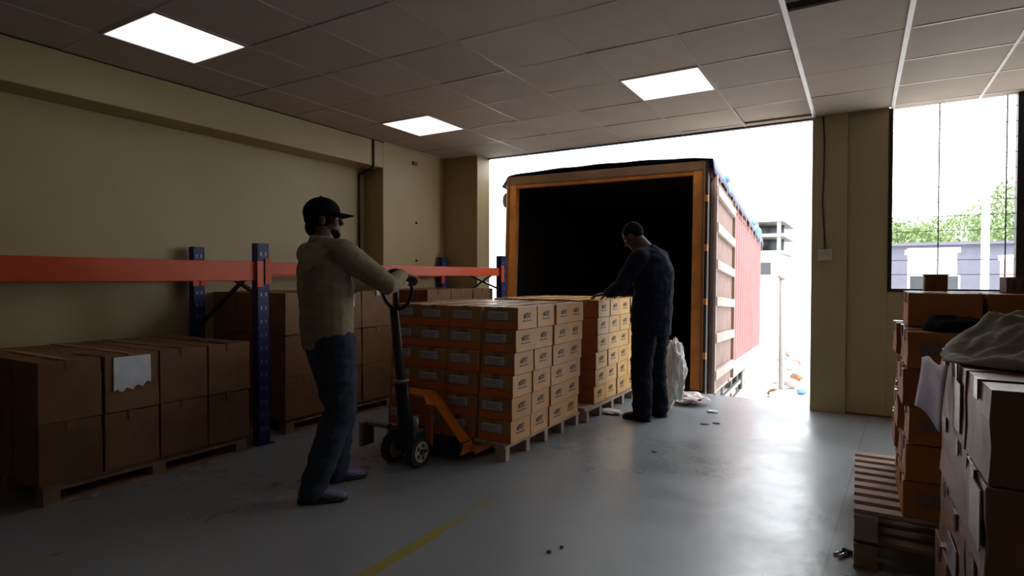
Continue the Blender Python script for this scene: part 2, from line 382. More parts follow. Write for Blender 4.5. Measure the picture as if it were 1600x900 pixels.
def kit(w_, d, h, m, style, n=5, dent=.004, nolab=False):
    """shared meshes for one size of carton"""
    K = {'body': [], 'dims': (w_, d, h)}
    for s in range(n):
        me = carton_mesh(w_, d, h, s + int(w_ * 100), dent); me.materials.append(m); K['body'].append(me)
    tw = .024
    def tp(b):
        box(b, -tw, tw, -d / 2 - .0012, d / 2 + .0012, h - .001, h + .0012)
        for s in (-1, 1): box(b, -tw, tw, min(s * d / 2, s * (d / 2 + .0035)), max(s * d / 2, s * (d / 2 + .0035)), h - .05, h + .0012)
    def tpx(b):
        box(b, -w_ / 2 - .0012, w_ / 2 + .0012, -tw, tw, h - .001, h + .0012)
        for s in (-1, 1): box(b, min(s * w_ / 2, s * (w_ / 2 + .0035)), max(s * w_ / 2, s * (w_ / 2 + .0035)), -tw, tw, h - .05, h + .0012)
    K['tape'] = mk('tape', tpx if style == 'plain' else tp, M_tape)
    if style == 'printed':
        if nolab: pass
        else: K['label'] = mk('label', lambda b: box(b, -w_ * .36, w_ * .22, -d / 2 - .0045, -d / 2 + .001, h * .44, h * .80), M_label)
        def txt(b):
            for r_i in range(3): box(b, -w_ * .33, w_ * (.17 - .09 * (r_i % 2)), -d / 2 - .0052, -d / 2 - .0044, h * (.50 + .09 * r_i), h * (.525 + .09 * r_i))
        K['label_print'] = mk('label_print', txt, M_ink)
        def mark(b):
            x = w_ / 2
            box(b, x - .001, x + .0045, -.045, .03, h * .50, h * .66); box(b, x - .001, x + .0045, -.06, .05, h * .36, h * .40)
            box(b, x - .001, x + .0045, -.02, .045, h * .68, h * .72)
        K['mark'] = mk('printed_mark', mark, M_ink)
        K['seam'] = mk('flap_seam', lambda b: box(b, w_ / 2 - .001, w_ / 2 + .0035, -d / 2 + .01, d / 2 - .01, h * .86, h * .88), M_tape)
    return K
NC = 0
def carton(K, loc, rz, label, group, tape=True, front=True):
    global NC; NC += 1
    o = inst('carton', K['body'][NC % len(K['body'])], None, loc, rz); tag(o, label, 'carton', group)
    if tape: inst('tape', K['tape'], o)
    if 'mark' in K:
        if 'label' in K: l = inst('label', K['label'], o); inst('label_print', K['label_print'], l)
        inst('printed_mark', K['mark'], o)
    return o
def stack(K, x0, y0, z0, nx, ny, nz, label, group, gap=.002, jit=.004, lean=0, skip=None, offs=None, drop=True):
    w_, d, h = K['dims']
    for k in range(nz):
        for j in range(ny):
            for i in range(nx):
                if skip and skip(i, j, k): continue
                if drop and 0 < i < nx - 1 and 0 < j < ny - 1 and k < nz - 1: continue
                dx, dy = offs(i, j, k) if offs else (0, 0)
                carton(K, (x0 + (i + .5) * (w_ + gap) + lean * k + random.uniform(-jit, jit) + dx, y0 + (j + .5) * (d + gap) + random.uniform(-jit, jit) + dy, z0 + k * (h + .0006)),
                       random.uniform(-.009, .009), label(i, j, k), group, tape=(k == nz - 1 or not drop or 1), front=True)
# --- left stack of big cartons (under the rack's left bay)
KL = kit(.335, .312, .338, M_kraft, 'plain', dent=.012)
pallet(-4.80, -3.78, 1.40, 2.62, 0, .108, M_wood, 'wooden pallet under the brown cartons at the left edge', 'y', 3, 8)
def lab_left(i, j, k):
    fr = ['wall row', 'middle row', 'aisle row'][i]
    return f"brown carton left of rack post, {['lower', 'upper'][k]} layer, {ORD[j]} column, {fr}"
stack(KL, -4.80, 1.375, .109, 3, 4, 2, lab_left, 'brown cartons stacked left of the rack post', gap=.007, jit=.003)
# paper on the second upper carton of the aisle side
up = [o for o in COL.objects if o.name.startswith('carton') and 'left of rack post, upper layer, second column, aisle row' in o.get('label', '')][0]
up['label'] = 'brown carton with a torn white paper sheet, upper layer left of the rack post'
b = bmesh.new(); pr = []; n = 12
for s in (0, 1):
    x = .169 + .004 * s
    pr.append([b.verts.new((x, -.11 + .21 * i / n, .325)) for i in range(n + 1)] + [b.verts.new((x + .004 * s, -.11 + .21 * i / n, .125 + .035 * (i / n) ** 2 + .012 * math.sin(i * 1.9))) for i in range(n, -1, -1)])
b.faces.new(pr[0]); b.faces.new(pr[1]); m_ = len(pr[0])
for k in range(m_): b.faces.new((pr[0][k], pr[0][(k + 1) % m_], pr[1][(k + 1) % m_], pr[1][k]))
obj('paper_sheet', b, M_paper, up)
# --- stacks of big cartons behind the man, right bay
KR = kit(.312, .41, .338, M_kraft, 'plain', dent=.010)
def lab_r(which):
    def f(i, j, k):
        fr = ['wall row', 'middle row', 'aisle row'][i]
        return f"brown carton in {which}, {['bottom', 'middle', 'top'][k]} layer, {['near', 'central', 'far'][j]} column, {fr}"
    return f
pallet(-4.84, -3.90, 3.05, 4.28, 0, .108, M_wood, 'wooden pallet under the three-high brown cartons behind the walking man', 'y', 3, 8)
stack(KR, -4.845, 3.035, .109, 3, 3, 3, lab_r('three-high stack behind walking man'), 'brown cartons stacked three high behind the man', gap=.007, jit=.003)
pallet(-4.50, -3.70, 4.62, 5.85, 0, .108, M_wood, 'wooden pallet below the rack near the far left corner', 'y', 3, 8)
KR2 = kit(.40, .40, .338, M_kraft, 'plain', dent=.010)
stack(KR2, -4.50, 4.55, .109, 2, 3, 3, lambda i, j, k: f"brown carton near far left corner, {['bottom', 'middle', 'top'][k]} layer, {['near', 'central', 'far'][j]} column, {['wall row', 'aisle row'][i]}", 'brown cartons stacked by the far left corner', gap=.007, jit=.003)
# a paper notice on one of them
cs = [o for o in COL.objects if o.name.startswith('carton') and 'walking man, top layer, central column, aisle' in o.get('label', '')][0]
part('paper_sheet', M_paper, cs, (.169, .174, -.03, .10, .2, .31))
# --- small printed cartons on the two pallets being moved
KS = kit(.272, .272, .1535, M_kraft2, 'printed', 6, dent=.006)
pallet(-3.12, -2.04, 3.34, 4.56, 0, .125, M_woodp, 'wooden pallet on the floor carried by the orange pallet jack', 'y', 5, 8)
pallet(-3.12, -2.00, 4.61, 5.86, 0, .125, M_woodp, 'wooden pallet beside the standing man in dark workwear', 'y', 5, 8)
def lab_s(which):
    def f(i, j, k): return f"printed carton on {which}, {ORD[k]} layer, {ORD[j]} row deep, {ORD[i]} from left"
    return f
def offs1(i, j, k):
    return ((-.012 if i == 0 else 0) + (.016 if i == 3 else 0) + (.012 if (i == 3 and j in (2,)) else 0) - (.01 if (i == 3 and j == 3 and k > 3) else 0), (.03 if i == 0 else 0))
stack(KS, -3.12, 3.35, .1255, 4, 4, 6, lab_s('jack pallet'), 'small printed cartons on the jack pallet', gap=.003, jit=.005, lean=.011, offs=offs1)
KY = kit(.272, .272, .1535, M_kraft3, 'printed', 6, dent=.006, nolab=True)
stack(KY, -3.10, 4.79, .1255, 4, 4, 6, lab_s('pallet by standing man'), 'small printed cartons on the far pallet', gap=.003, jit=.005, lean=.008, skip=lambda i, j, k: j == 3 and i > 1 and False)
# --- right side: near stack of glossy brown cartons
KN = kit(.44, .31, .2205, mat('worn_glossy_kraft', (.27, .125, .06), (.33, .16, .08), 7, .38, bump=.25, bscale=14, var=.12, spec=.6), 'plain', 5, dent=.012)
pallet(.26, 1.16, 1.68, 2.62, 0, .12, M_wood, 'wooden pallet under the nearest cartons at the right edge', 'y', 3, 8)
def lab_n(i, j, k):
    if i == 1: return f"worn carton in nearest right stack, {ORD[k]} layer, {['front', 'middle', 'rear'][j]} row, outer side"
    return f"worn carton in nearest right stack, {ORD[k]} layer, {['front', 'middle', 'rear'][j]} row, aisle side"
stack(KN, .25, 1.66, .1205, 2, 3, 4, lab_n, 'worn cartons stacked nearest on the right', gap=.003, jit=.007)
for nm, j, k, col in (('front', 0, 3, M_label), ('front', 0, 1, M_label)):
    pass
# oval printed label on the front face of the nearest top carton, pale tape patches on its side
def findc(s): return [o for o in COL.objects if o.name.startswith('carton') and s in o.get('label', '')][0]
for lay in ('fourth', 'third', 'second'):
    o = findc(f'nearest right stack, {lay} layer, front row, aisle'); b = bmesh.new()
    d = bmesh.ops.create_cone(b, cap_ends=True, segments=24, radius1=1, radius2=1, depth=1)
    for v in d['verts']: v.co = Vector((v.co.x * .055 + .02, -.1595 + v.co.z * .003, v.co.y * .018 + .14))
    obj('oval_mark', b, mat('dim_print', (.14, .12, .14), None, 20, .6, bump=0), o)
for lay, row, rng in (('fourth', 'middle', (-.10, .04, .03, .17)), ('third', 'front', (-.12, .03, .06, .2)), ('second', 'middle', (-.05, .12, .02, .12))):
    o = findc(f'nearest right stack, {lay} layer, {row} row, aisle')
    part('tape_patch', mat('pale_tape', (.45, .42, .44), None, 8, .25, bump=.3), o, (-.2245, -.2215, rng[0], rng[1], rng[2], rng[3]))
# purple-white paper hanging from the top far corner of that stack
b = bmesh.new(); g = []
for i in range(9):
    row = []
    for j in range(9):
        u, v = i / 8, j / 8
        y = 2.20 + .40 * u + .05 * v * (1 - u) - .05 * v * u; z = .985 - .02 * u - .20 * v * (1.1 - .25 * u) - .008 * math.sin(u * 7)
        row.append(b.verts.new((.236 - .04 * u - .012 * v * v - .006 * math.sin(u * 5 + v * 3), y, z)))
    g.append(row)
for i in range(8):
    for j in range(8): b.faces.new((g[i][j], g[i + 1][j], g[i + 1][j + 1], g[i][j + 1]))
o = obj('paper_sheet', b, mat('lilac_paper', (.42, .38, .50), (.5, .47, .6), 10, .6, bump=.3), None, True)
o.modifiers.new('s', 'SOLIDIFY').thickness = .002
tag(o, 'creased lilac-white paper sheet hanging off the nearest right carton stack', 'paper')
# sack thrown over the rear of the near stack
def heightblob(name, cx, cy, z0, lx, ly, hfn, m, rz=0, n=36, seed=0, amp=.02):
    b = bmesh.new(); top = []; bot = []
    for i in range(n + 1):
        rt = []; rb = []
        for j in range(n + 1):
            u = i / n * 2 - 1; v = j / n * 2 - 1
            s = 1 + .12 * noise.noise(Vector((math.atan2(v, u) * 1.6 + seed, seed, 0)))
            x = u * math.sqrt(1 - v * v / 2) * lx * s; y = v * math.sqrt(1 - u * u / 2) * ly * s
            e = max(0, 1 - max(abs(u), abs(v)) ** 3)
            hh = hfn(u, v) * (e ** .5) + amp * e * (noise.noise(Vector((x * 9 + seed, y * 9, 0))) + .6 * noise.noise(Vector((x * 22, y * 22, seed))))
            rt.append(b.verts.new((x, y, max(hh, .004)))); rb.append(b.verts.new((x, y, 0)))
        top.append(rt); bot.append(rb)
    for i in range(n):
        for j in range(n):
            b.faces.new((top[i][j], top[i + 1][j], top[i + 1][j + 1], top[i][j + 1])); b.faces.new((bot[i][j], bot[i][j + 1], bot[i + 1][j + 1], bot[i + 1][j]))
    for k in range(n):
        for A, B in (((k, 0), (k + 1, 0)), ((k + 1, n), (k, n)), ((0, k + 1), (0, k)), ((n, k), (n, k + 1))):
            b.faces.new((top[A[0]][A[1]], bot[A[0]][A[1]], bot[B[0]][B[1]], top[B[0]][B[1]]))
    o = obj(name, b, m, None, True); o.location = (cx, cy, z0); o.rotation_euler = (0, 0, rz); return o
ZN = .1205 + 4 * .2211
o = heightblob('sack', .66, 2.25, ZN + .001, .44, .34, lambda u, v: .045 + .07 * max(0, 1 - abs(v - .25 + .3 * u) * 1.7) + .05 * max(0, 1 - abs(u + .45) * 2.6) - .03 * max(0, 1 - abs(v + .35) * 5), M_sack, R(8), 60, 3, .05)
tag(o, 'crumpled green-grey woven sack lying on the nearest right carton stack', 'sack')
# --- right side: second stack on two stacked pallets
pallet(-.01, 1.14, 2.90, 3.93, 0, .124, M_wood, 'lower wooden pallet of the pair under the right-hand printed cartons', 'x', 3, 9)
pallet(-.01, 1.14, 2.90, 3.93, .125, .124, mat('pale_deck_wood', (.42, .31, .25), (.52, .40, .33), 12, .8, bump=.3, var=.1), 'upper pallet with slatted top showing left of the right-hand printed cartons', 'x', 3, 9)
KB = kit(.272, .272, .155, mat('rusty_kraft', (.40, .15, .05), (.50, .20, .065), 5, .5, bump=.15, var=.2), 'plain', 5, dent=.01)
stack(KB, .165, 2.925, .2495, 3, 3, 6, lambda i, j, k: f"rust-brown carton in farther right stack, {ORD[k]} layer, {['front', 'middle', 'rear'][j]} row, {ORD[i]} from left", 'rust-brown cartons in the second right stack', gap=.003, jit=.008,
      skip=lambda i, j, k: k == 5 and j == 0, offs=lambda i, j, k: (.03 if (k == 5) else (.008 * ((k * 7 + j) % 3) - .008), .02 if k == 5 else 0), drop=False)
for kk in (0, 2, 4):
    for ii in range(2):
        o = findc(f"farther right stack, {ORD[kk]} layer, front row, {ORD[ii]}")
        part('label', mat('faded_label', (.22, .16, .17), None, 20, .6, bump=0), o, (-.09, .07, -.1405, -.136, .06, .11))
o = heightblob('cloth_bundle', .36, 3.06, .2495 + 5 * .1556 + .001, .13, .10, lambda u, v: .055, M_dcloth, .3, 24, 7, .02)
tag(o, 'small black cloth bundle lying on the second right carton stack', 'cloth')
zt = .2495 + 6 * .1556 + .0015
o = part('small_box', M_kraft, None, (.27, .36, 3.42, 3.5, zt, zt + .075), bevel=.003); tag(o, 'small brown box on the second right stack before the window', 'box', 'small boxes by the window')
part('lid', M_tape, o, (.268, .362, 3.418, 3.502, zt + .075, zt + .083))
o = part('small_box', mat('grey_brown_board', (.2, .15, .14), None, 9, .7), None, (.57, .78, 3.40, 3.55, zt, zt + .07), bevel=.003); tag(o, 'wider low grey-brown box on the second right stack before the window', 'box', 'small boxes by the window')
part('divider', M_ink, o, *[(.59 + .032 * q, .605 + .032 * q, 3.3985, 3.3995, zt + .01, zt + .055) for q in range(6)])

# ------------------------------------------------------------------ pallet rack
F0 = Vector((-3.85, 2.79, 0)); F1 = Vector((-3.60, 5.80, 0)); D = Vector((-.90, .05, 0))
rack = thing('pallet_rack', tuple(F0), 0, 'long low pallet rack with orange beams and blue uprights along the left wall', 'rack')
ang = math.atan2(F1.y - F0.y, F1.x - F0.x) - math.pi / 2
def upright(p, top):
    b = bmesh.new(); w2 = .045
    box(b, -w2, w2, -w2 * .9, -w2 * .9 + .005, .006, top); box(b, -w2, -w2 + .006, -w2 * .9, w2 * .7, .006, top); box(b, w2 - .006, w2, -w2 * .9, w2 * .7, .006, top)
    box(b, -w2, -w2 + .02, w2 * .7, w2 * .7 + .005, .006, top); box(b, w2 - .02, w2, w2 * .7, w2 * .7 + .005, .006, top)
    o = obj('upright', b, M_blue, rack); o.location = p - F0; o.rotation_euler = (0, 0, -math.pi / 2 + ang if 0 else ang + math.pi / 2)
    b = bmesh.new()
    k = 0
    while .12 + k * .1 < top - .03:
        z = .12 + k * .1
        for s in (-.018, .018): box(b, s - .006, s + .006, -w2 * .9 - .0012, -w2 * .9 + .001, z - .014, z + .014)
        k += 1
    h = obj('slot', b, M_grey, o)
    part('foot_plate', M_blue, o, (-.07, .07, -.06, .06, 0, .006))
    return o
YN = F0 - Vector((0, 2.75, 0))
for base in (F0, F1, YN):
    upright(base, 1.50); upright(base + D, 1.50)
    for (z0, z1) in ((.25, .85), (.85, .25 + 1.2)):
        b = bmesh.new(); a_ = base + D * .05 - F0; c_ = base + D * .95 - F0
        if z0 > .5: a_, c_ = c_, a_
        bar(b, a_ + Vector((0, 0, z0)), c_ + Vector((0, 0, z1 - .12)), .03, .02); obj('brace', b, M_blue if base is not F0 else M_black, rack)
    b = bmesh.new(); bar(b, base - F0 + D * .05 + Vector((0, 0, .2)), base - F0 + D * .95 + Vector((0, 0, .2)), .03, .02); obj('brace', b, M_blue, rack)
    b = bmesh.new(); bar(b, base - F0 + D * .05 + Vector((0, 0, 1.12)), base - F0 + D * .5 + Vector((0, 0, 1.27)), .03, .02); obj('brace', b, M_black, rack)
def beam(a, c, z0, z1, nm='beam'):
    b = bmesh.new(); t = (c - a).normalized(); zc = (z0 + z1) / 2
    A = a + t * .048 - F0; C2 = c - t * .048 - F0
    bar(b, A + Vector((0, 0, zc)), C2 + Vector((0, 0, zc)), .045, z1 - z0); o = obj(nm, b, M_orange, rack, bevel=.004)
    sgn = Vector((t.y, -t.x, 0))
    for e, s in ((a, 1), (c, -1)):
        b = bmesh.new(); q = e + sgn * .048 - F0; bar(b, q + t * s * .01 + Vector((0, 0, zc - .02)), q + t * s * .06 + Vector((0, 0, zc - .02)), .006, .19); obj('connector', b, M_orange, o)
    return o
beam(YN, F0, 1.222, 1.363); beam(F0, F1, 1.265, 1.36)
beam(YN + D, F0 + D, 1.235, 1.345); beam(F0 + D, F1 + D, 1.255, 1.33)

# ------------------------------------------------------------------ pallet jack
JX = -2.60
jack = thing('pallet_jack', (JX, 2.98, 0), 0, 'orange hand pallet jack with black handle under the nearer pallet', 'pallet jack')
for s in (-1, 1):
    f = part('fork', M_jack, jack, (s * .27 - .075, s * .27 + .075, .32, 1.42, .052, .084), (s * .27 - .075, s * .27 - .068, .32, 1.42, .036, .052), (s * .27 + .068, s * .27 + .075, .32, 1.42, .036, .052))
    b = bmesh.new(); tube(b, [(s * .27 - .04, 1.3, .028), (s * .27 + .04, 1.3, .028)], .028, 20); obj('fork_roller', b, M_cream, f, True)
    # slanting web from the head of the frame down to the fork heel
    b = bmesh.new(); prof = [(.04, .455), (.12, .49), (.16, .46), (.335, .10), (.335, .05), (.20, .05), (.235, .10), (.115, .39), (.04, .41)]
    def px(y, xin): return s * xin
    for side in (0, 1):
        pass
    va = [b.verts.new((s * (.10 + .21 * min(1, (.51 - z) / .41)), y, z)) for y, z in prof]
    vb = [b.verts.new((s * (.10 + .21 * min(1, (.51 - z) / .41) - .012), y, z)) for y, z in prof]
    b.faces.new(va); b.faces.new(vb[::-1])
    for k in range(len(prof)): b.faces.new((va[k], va[(k + 1) % len(prof)], vb[(k + 1) % len(prof)], vb[k]))
    # flange: broad sloping sheet
    for (y0, z0, x0, y1, z1, x1) in ((.16, .47, .12, .335, .10, .31),):
        q = [b.verts.new(p) for p in ((s * x0, y0, z0), (s * (x0 - .10), y0, z0), (s * (x1 - .12), y1, z1), (s * x1, y1, z1))]
        q2 = [b.verts.new(v.co + Vector((0, .008, .004))) for v in q]
        b.faces.new(q); b.faces.new(q2[::-1])
        for k in range(4): b.faces.new((q[k], q[(k + 1) % 4], q2[(k + 1) % 4], q2[k]))
    obj('frame_web', b, M_jack, jack)
part('frame_head', M_jack, jack, (-.11, .11, .03, .15, .45, .475), (-.11, .11, .14, .155, .10, .46), bevel=.006)
part('toe_box', M_black, jack, (-.30, .30, .20, .33, .055, .13), bevel=.01)
b = bmesh.new(); tube(b, [(0, 0, .20), (0, 0, .30), (0, 0, .30), (0, 0, .38)], .052, 20); tube(b, [(0, 0, .36), (0, 0, .50)], .024, 16); tube(b, [(.085, -.01, .22), (.085, -.01, .34)], .03, 14)
pump = obj('pump', b, M_grey, jack, True)
part('pump_block', M_black, pump, (-.09, .12, -.07, .07, .17, .25), bevel=.012)
b = bmesh.new(); tube(b, [(-.15, 0, .1), (.15, 0, .1)], .018, 12); box(b, -.05, .05, -.04, .04, .1, .18); obj('axle', b, M_black, jack)
for s in (-1, 1):
    b = bmesh.new(); tube(b, [(s * .08, 0, .1), (s * .135, 0, .1)], .1, 32)
    wh = obj('steer_wheel', b, M_rub, jack, False, bevel=.008)
    b = bmesh.new(); tube(b, [(s * .078, 0, .1), (s * .1385, 0, .1)], .068, 24); obj('wheel_hub', b, M_cream, wh)
    b = bmesh.new()
    for k in range(5):
        a = k * 2 * math.pi / 5; tube(b, [(s * .1385, .042 * math.cos(a), .1 + .042 * math.sin(a)), (s * .1405, .042 * math.cos(a), .1 + .042 * math.sin(a))], .013, 10)
    tube(b, [(s * .1385, 0, .1), (s * .146, 0, .1)], .018, 12); obj('hub_hole', b, M_black, wh)
# a low protective bracket to the left of the wheels
part('push_guard', M_grey, jack, (-.36, -.14, -.03, .03, .22, .25), (-.365, -.33, -.07, .05, .08, .25), bevel=.01)
hb = Vector((.05, -.05, .24)); ht = Vector((.0, -.115, 1.05))
b = bmesh.new(); loft(b, [(hb, .056, .04), (hb.lerp(ht, .42), .050, .034), (hb.lerp(ht, .43), .036, .028), (ht, .030, .024)], 14); hd = obj('handle_bar', b, M_black, jack, True)
b = bmesh.new(); tube(b, [hb.lerp(ht, .40), hb.lerp(ht, .425)], .053, 16); obj('collar', b, M_grey, hd, True)
b = bmesh.new(); pts = []
for k in range(25):
    a = -math.pi / 2 + 2 * math.pi * k / 24; pts.append((.035 + .132 * math.cos(a) * (1 if math.sin(a) > -.2 else .92), -.115 - .07 * (.5 + .5 * math.sin(a)) * .3, 1.17 + .125 * math.sin(a)))
tube(b, pts, .013, 10); obj('loop_grip', b, M_black, hd, True)
b = bmesh.new(); tube(b, [(-.085, -.13, 1.235), (.155, -.13, 1.235)], .011, 10); tube(b, [(.0, -.115, 1.04), (.03, -.12, 1.06), (.035, -.118, 1.23)], .014, 10); obj('grip_bar', b, M_black, hd, True)
b = bmesh.new(); tube(b, [(.05, -.12, 1.17), (.075, -.125, 1.25)], .009, 8); ell(b, (.08, -.125, 1.262), (.02, .012, .012)); obj('release_lever', b, mat('red_lever', (.4, .02, .02), None, 9, .5), hd, True)

# ------------------------------------------------------------------ truck body outside
TY, TX = 6.60, -1.455
truck = thing('box_truck', (TX, TY, 0), 0, 'red box truck with orange rear frame backed up to the loading opening', 'truck')
truck.rotation_euler = (R(-3), 0, R(3.9))
W, LN, HT = 2.52, 8.0, 2.56
# local: x from -W to 0, y from 0 (rear opening) to LN
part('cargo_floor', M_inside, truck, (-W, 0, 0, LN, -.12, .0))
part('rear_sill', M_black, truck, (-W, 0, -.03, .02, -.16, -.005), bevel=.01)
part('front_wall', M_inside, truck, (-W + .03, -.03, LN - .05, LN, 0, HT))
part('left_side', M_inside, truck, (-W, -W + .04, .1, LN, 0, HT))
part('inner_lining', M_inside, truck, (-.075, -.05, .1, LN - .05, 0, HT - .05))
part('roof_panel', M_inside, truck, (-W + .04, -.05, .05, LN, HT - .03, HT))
part('rear_post', M_frame, truck, (-W, -W + .14, -.02, .10, 0, HT), bevel=.012)
rp = part('rear_post', M_frame, truck, (-.155, -.02, -.02, .10, 0, HT), bevel=.012)
for x_ in (-W + .035, -.04): part('post_flange', mat('brown_flange', (.13, .06, .03), None, 8, .6), rp if x_ > -1 else truck, (x_ - .012, x_ + .012, -.034, -.02, .02, HT - .05))
for k, z in enumerate((.35, .95, 1.55, 2.1)): 
    part('hinge', M_frame, rp, (-.03, .012, -.03, .02, z, z + .07), bevel=.004)
part('rear_header', mat('brown_header', (.20, .10, .05), (.13, .07, .04), 5, .6, bump=.3), truck, (-W, -.02, -.025, .10, HT - .115, HT + .0), bevel=.01)
part('header_lip', M_frame, truck, (-W + .14, -.155, -.015, .05, HT - .15, HT - .116))
for x_ in (-.02,): part('dark_gap_strip', M_dark, truck, (x_, x_ + .03, -.02, .12, -.05, HT + .02), bevel=.005)  # solid dark strip drawn for the gap between post and door leaf
# folded-back rear door leaf with ribs
dl = part('door_leaf', M_brown, truck, (.012, .05, .16, 2.05, -.05, HT - .13), bevel=.004)
for k in range(6):
    z = .10 + k * .42
    part('door_rib', M_pink, dl, (.05, .10, .18, 1.98, z, z + .11), bevel=.008)
for y_ in (.17, 2.02): part('door_stile', M_pink if y_ < 1 else M_ink, dl, (.05, .085, y_ - .01, y_ + .05, -.05, HT - .13), bevel=.004)  # far stile coloured dark for the recess shadows at that end
# corrugated red side, one continuous pressed sheet
b = bmesh.new(); n = 100; rows = []
for i in range(n + 1):
    y = 2.1 + (LN - 2.1) * i / n; ph = (i % 6); dx = (.0, .0, .035, .035, .035, .0)[ph]
    rows.append([b.verts.new((-.01 + dx, y, z)) for z in (.12, HT - .18)] + [b.verts.new((-.045, y, z)) for z in (HT - .18, .12)])
for a, c in zip(rows, rows[1:]):
    for k in range(4): b.faces.new((a[k], c[k], c[(k + 1) % 4], a[(k + 1) % 4]))
b.faces.new(rows[0]); b.faces.new(rows[-1][::-1]); obj('corrugated_side', b, M_red, truck)
part('bottom_rail', M_pink, truck, (-.05, .03, 2.05, LN, -.12, .13), bevel=.006)
part('bottom_rail', M_pink, truck, (-.05, .012, .12, 2.05, -.12, -.051))
part('top_rail', M_red, truck, (-.05, .03, .12, LN, HT - .17, HT - .06), bevel=.006)
# tarpaulin over the roof with a drooping edge
b = bmesh.new(); g = []; nx, ny = 26, 60
for i in range(nx + 1):
    row = []
    for j in range(ny + 1):
        u = i / nx; y = -.04 + (LN + .08) * j / ny; x = -W - .06 + (W + .12) * u
        z = HT + .015 + .05 * math.sin(math.pi * u) + .03 * noise.noise(Vector((x * 2.2, y * 1.6, 1)))
        if i in (0, nx): z -= .14 + .05 * noise.noise(Vector((y * 3, 0, 5)))
        elif i in (1, nx - 1): z = HT + .012
        if i == nx: x = .075
        if i == nx - 1: x = .06
        row.append(b.verts.new((x, y, z)))
    g.append(row)
for i in range(nx):
    for j in range(ny): b.faces.new((g[i][j], g[i + 1][j], g[i + 1][j + 1], g[i][j + 1]))
tp_ = obj('tarpaulin', b, M_tarp, truck, True); tp_.modifiers.new('s', 'SOLIDIFY').thickness = .006
for (y, r_) in ((6.3, .07), (6.9, .11), (5.2, .05), (1.2, .05)):
    b = bmesh.new(); ell(b, (.05, y, HT + .03), (.06, r_ * 1.6, r_)); ell(b, (.06, y + .15, HT - .07), (.03, r_, r_ * 1.2)); obj('tarp_fold', b, M_btarp, tp_, True)
for k in range(12):
    y = .4 + k * .65; b = bmesh.new(); tube(b, [(.085, y, HT - .12), (.075, y + .02, HT - .35)], .006, 6); obj('tie_rope', b, M_pink, tp_)
b = bmesh.new(); ell(b, (-W - .06, .1, HT - .28), (.05, .06, .10)); obj('rope_coil', b, M_tarp, truck, True)
part('left_door_leaf', M_brown, truck, (-W - .05, -W - .005, .16, 2.05, -.05, HT - .13))
# underframe, side guard, wheels
part('chassis_rail', M_black, truck, (-.85, -.75, .2, LN, -.42, -.12), (-W + .75, -W + .85, .2, LN, -.42, -.12))
for k in range(9): part('cross_member', M_black, truck, (-W + .05, -.05, .35 + k * .9, .45 + k * .9, -.21, -.121))
for z in (-.36, -.54): part('guard_rail', M_grey, truck, (-.06, -.02, .9, 4.2, z, z + .06))
for y in (1.0, 2.1, 3.2, 4.1): part('guard_post', M_grey, truck, (-.09, -.06, y, y + .05, -.55, -.12))
for y in (1.25, 6.6):
    for x in (-.32, -W + .32):
        b = bmesh.new(); tube(b, [(x - .12, y, -.58 + .0), (x + .12, y, -.58)], .44 if y < 2 else .40, 28); wh = obj('wheel', b, M_rub, truck, bevel=.02)
        b = bmesh.new(); tube(b, [(x - .125, y, -.58), (x + .125, y, -.58)], .22, 20); obj('wheel_rim', b, M_grey, wh)
for x in (-.32, -W + .32): part('mudflap', M_rub, truck, (x - .15, x + .15, .75, .76, -.7, -.13))

# ------------------------------------------------------------------ outside
struct(part('ground', M_out, None, (-60, 60, 6.6, 120, -1.5, -1.06)))
g0 = part('loading_bay_wall', M_conc, None, (-5.2, 3.2, 6.42, 6.5, -1.06, -.2)); struct(g0); g0.name = 'wall_dock'
# ground outside slopes with the yard: low mound supports the far wheels
def gp(name, z=-1.06): return z
def house(x0, x1, y0, y1, z1, label, floors=2, m=M_white, win=True, roof=M_roof, over=.3, cols=3, nm='house'):
    t = thing(nm, ((x0 + x1) / 2, y0, -1.06), 0, label, 'building'); a = (x1 - x0) / 2; h = z1 + 1.06
    part('wall', m, t, (-a, a, 0, y1 - y0, 0, h))
    part('roof', roof, t, (-a - over, a + over, -over, y1 - y0 + over, h, h + .18))
    if win:
        for f in range(floors):
            z = h / floors * f + h / floors * .35
            for c in range(cols):
                x = -a + (2 * a) * (c + .5) / cols; wn = part('window', M_conc, t, (x - .45, x + .45, -.05, .02, z, z + h / floors * .4)); part('pane', M_glass, wn, (x - .38, x + .38, -.07, -.05, z + .07, z + h / floors * .4 - .07))
    return t
t = thing('concrete_building', (-5.2, 34, -1.06), 0, 'pale unfinished concrete building with open floors beyond the truck', 'building')
part('wall', M_white, t, (-4, 1.55, 0, 6, 0, 3.6))
for k, z in enumerate((3.6, 4.5, 5.3)): part('floor_slab', M_conc, t, (-4, 1.75, -.3, 6, z, z + .16))
for z in (3.76, 4.66):
    for x in (-3.5, -2.2, -.9, .3, 1.4): part('column', M_conc, t, (x, x + .18, 0, .2, z, z + (.74 if z < 4 else .64)))
    part('back_wall', M_glass, t, (-3.9, 1.5, 2.5, 2.6, z, z + (.74 if z < 4 else .64)))
wn = part('window', M_conc, t, (.4, 1.2, -.05, .02, 2.4, 3.2)); part('pane', M_glass, wn, (.48, 1.12, -.07, -.05, 2.48, 3.12))
part('blue_sheet', M_btarp, t, (-.4, .5, -.32, -.28, 3.75, 4.3))
house(-.9, 9.8, 34, 39, 2.75, 'long lilac-grey shed behind the white house, through the window grill', 1, M_roof, False, M_roof, .2)
house(10.3, 17, 35, 40, 2.9, 'second lilac-grey shed at the far right, through the window grill', 1, M_roof, False, M_roof, .2)
house(1.7, 3.1, 27, 29, 2.2, 'small white house before the long shed, seen through the window grill', 1, M_white, True, M_white, .1, 2)
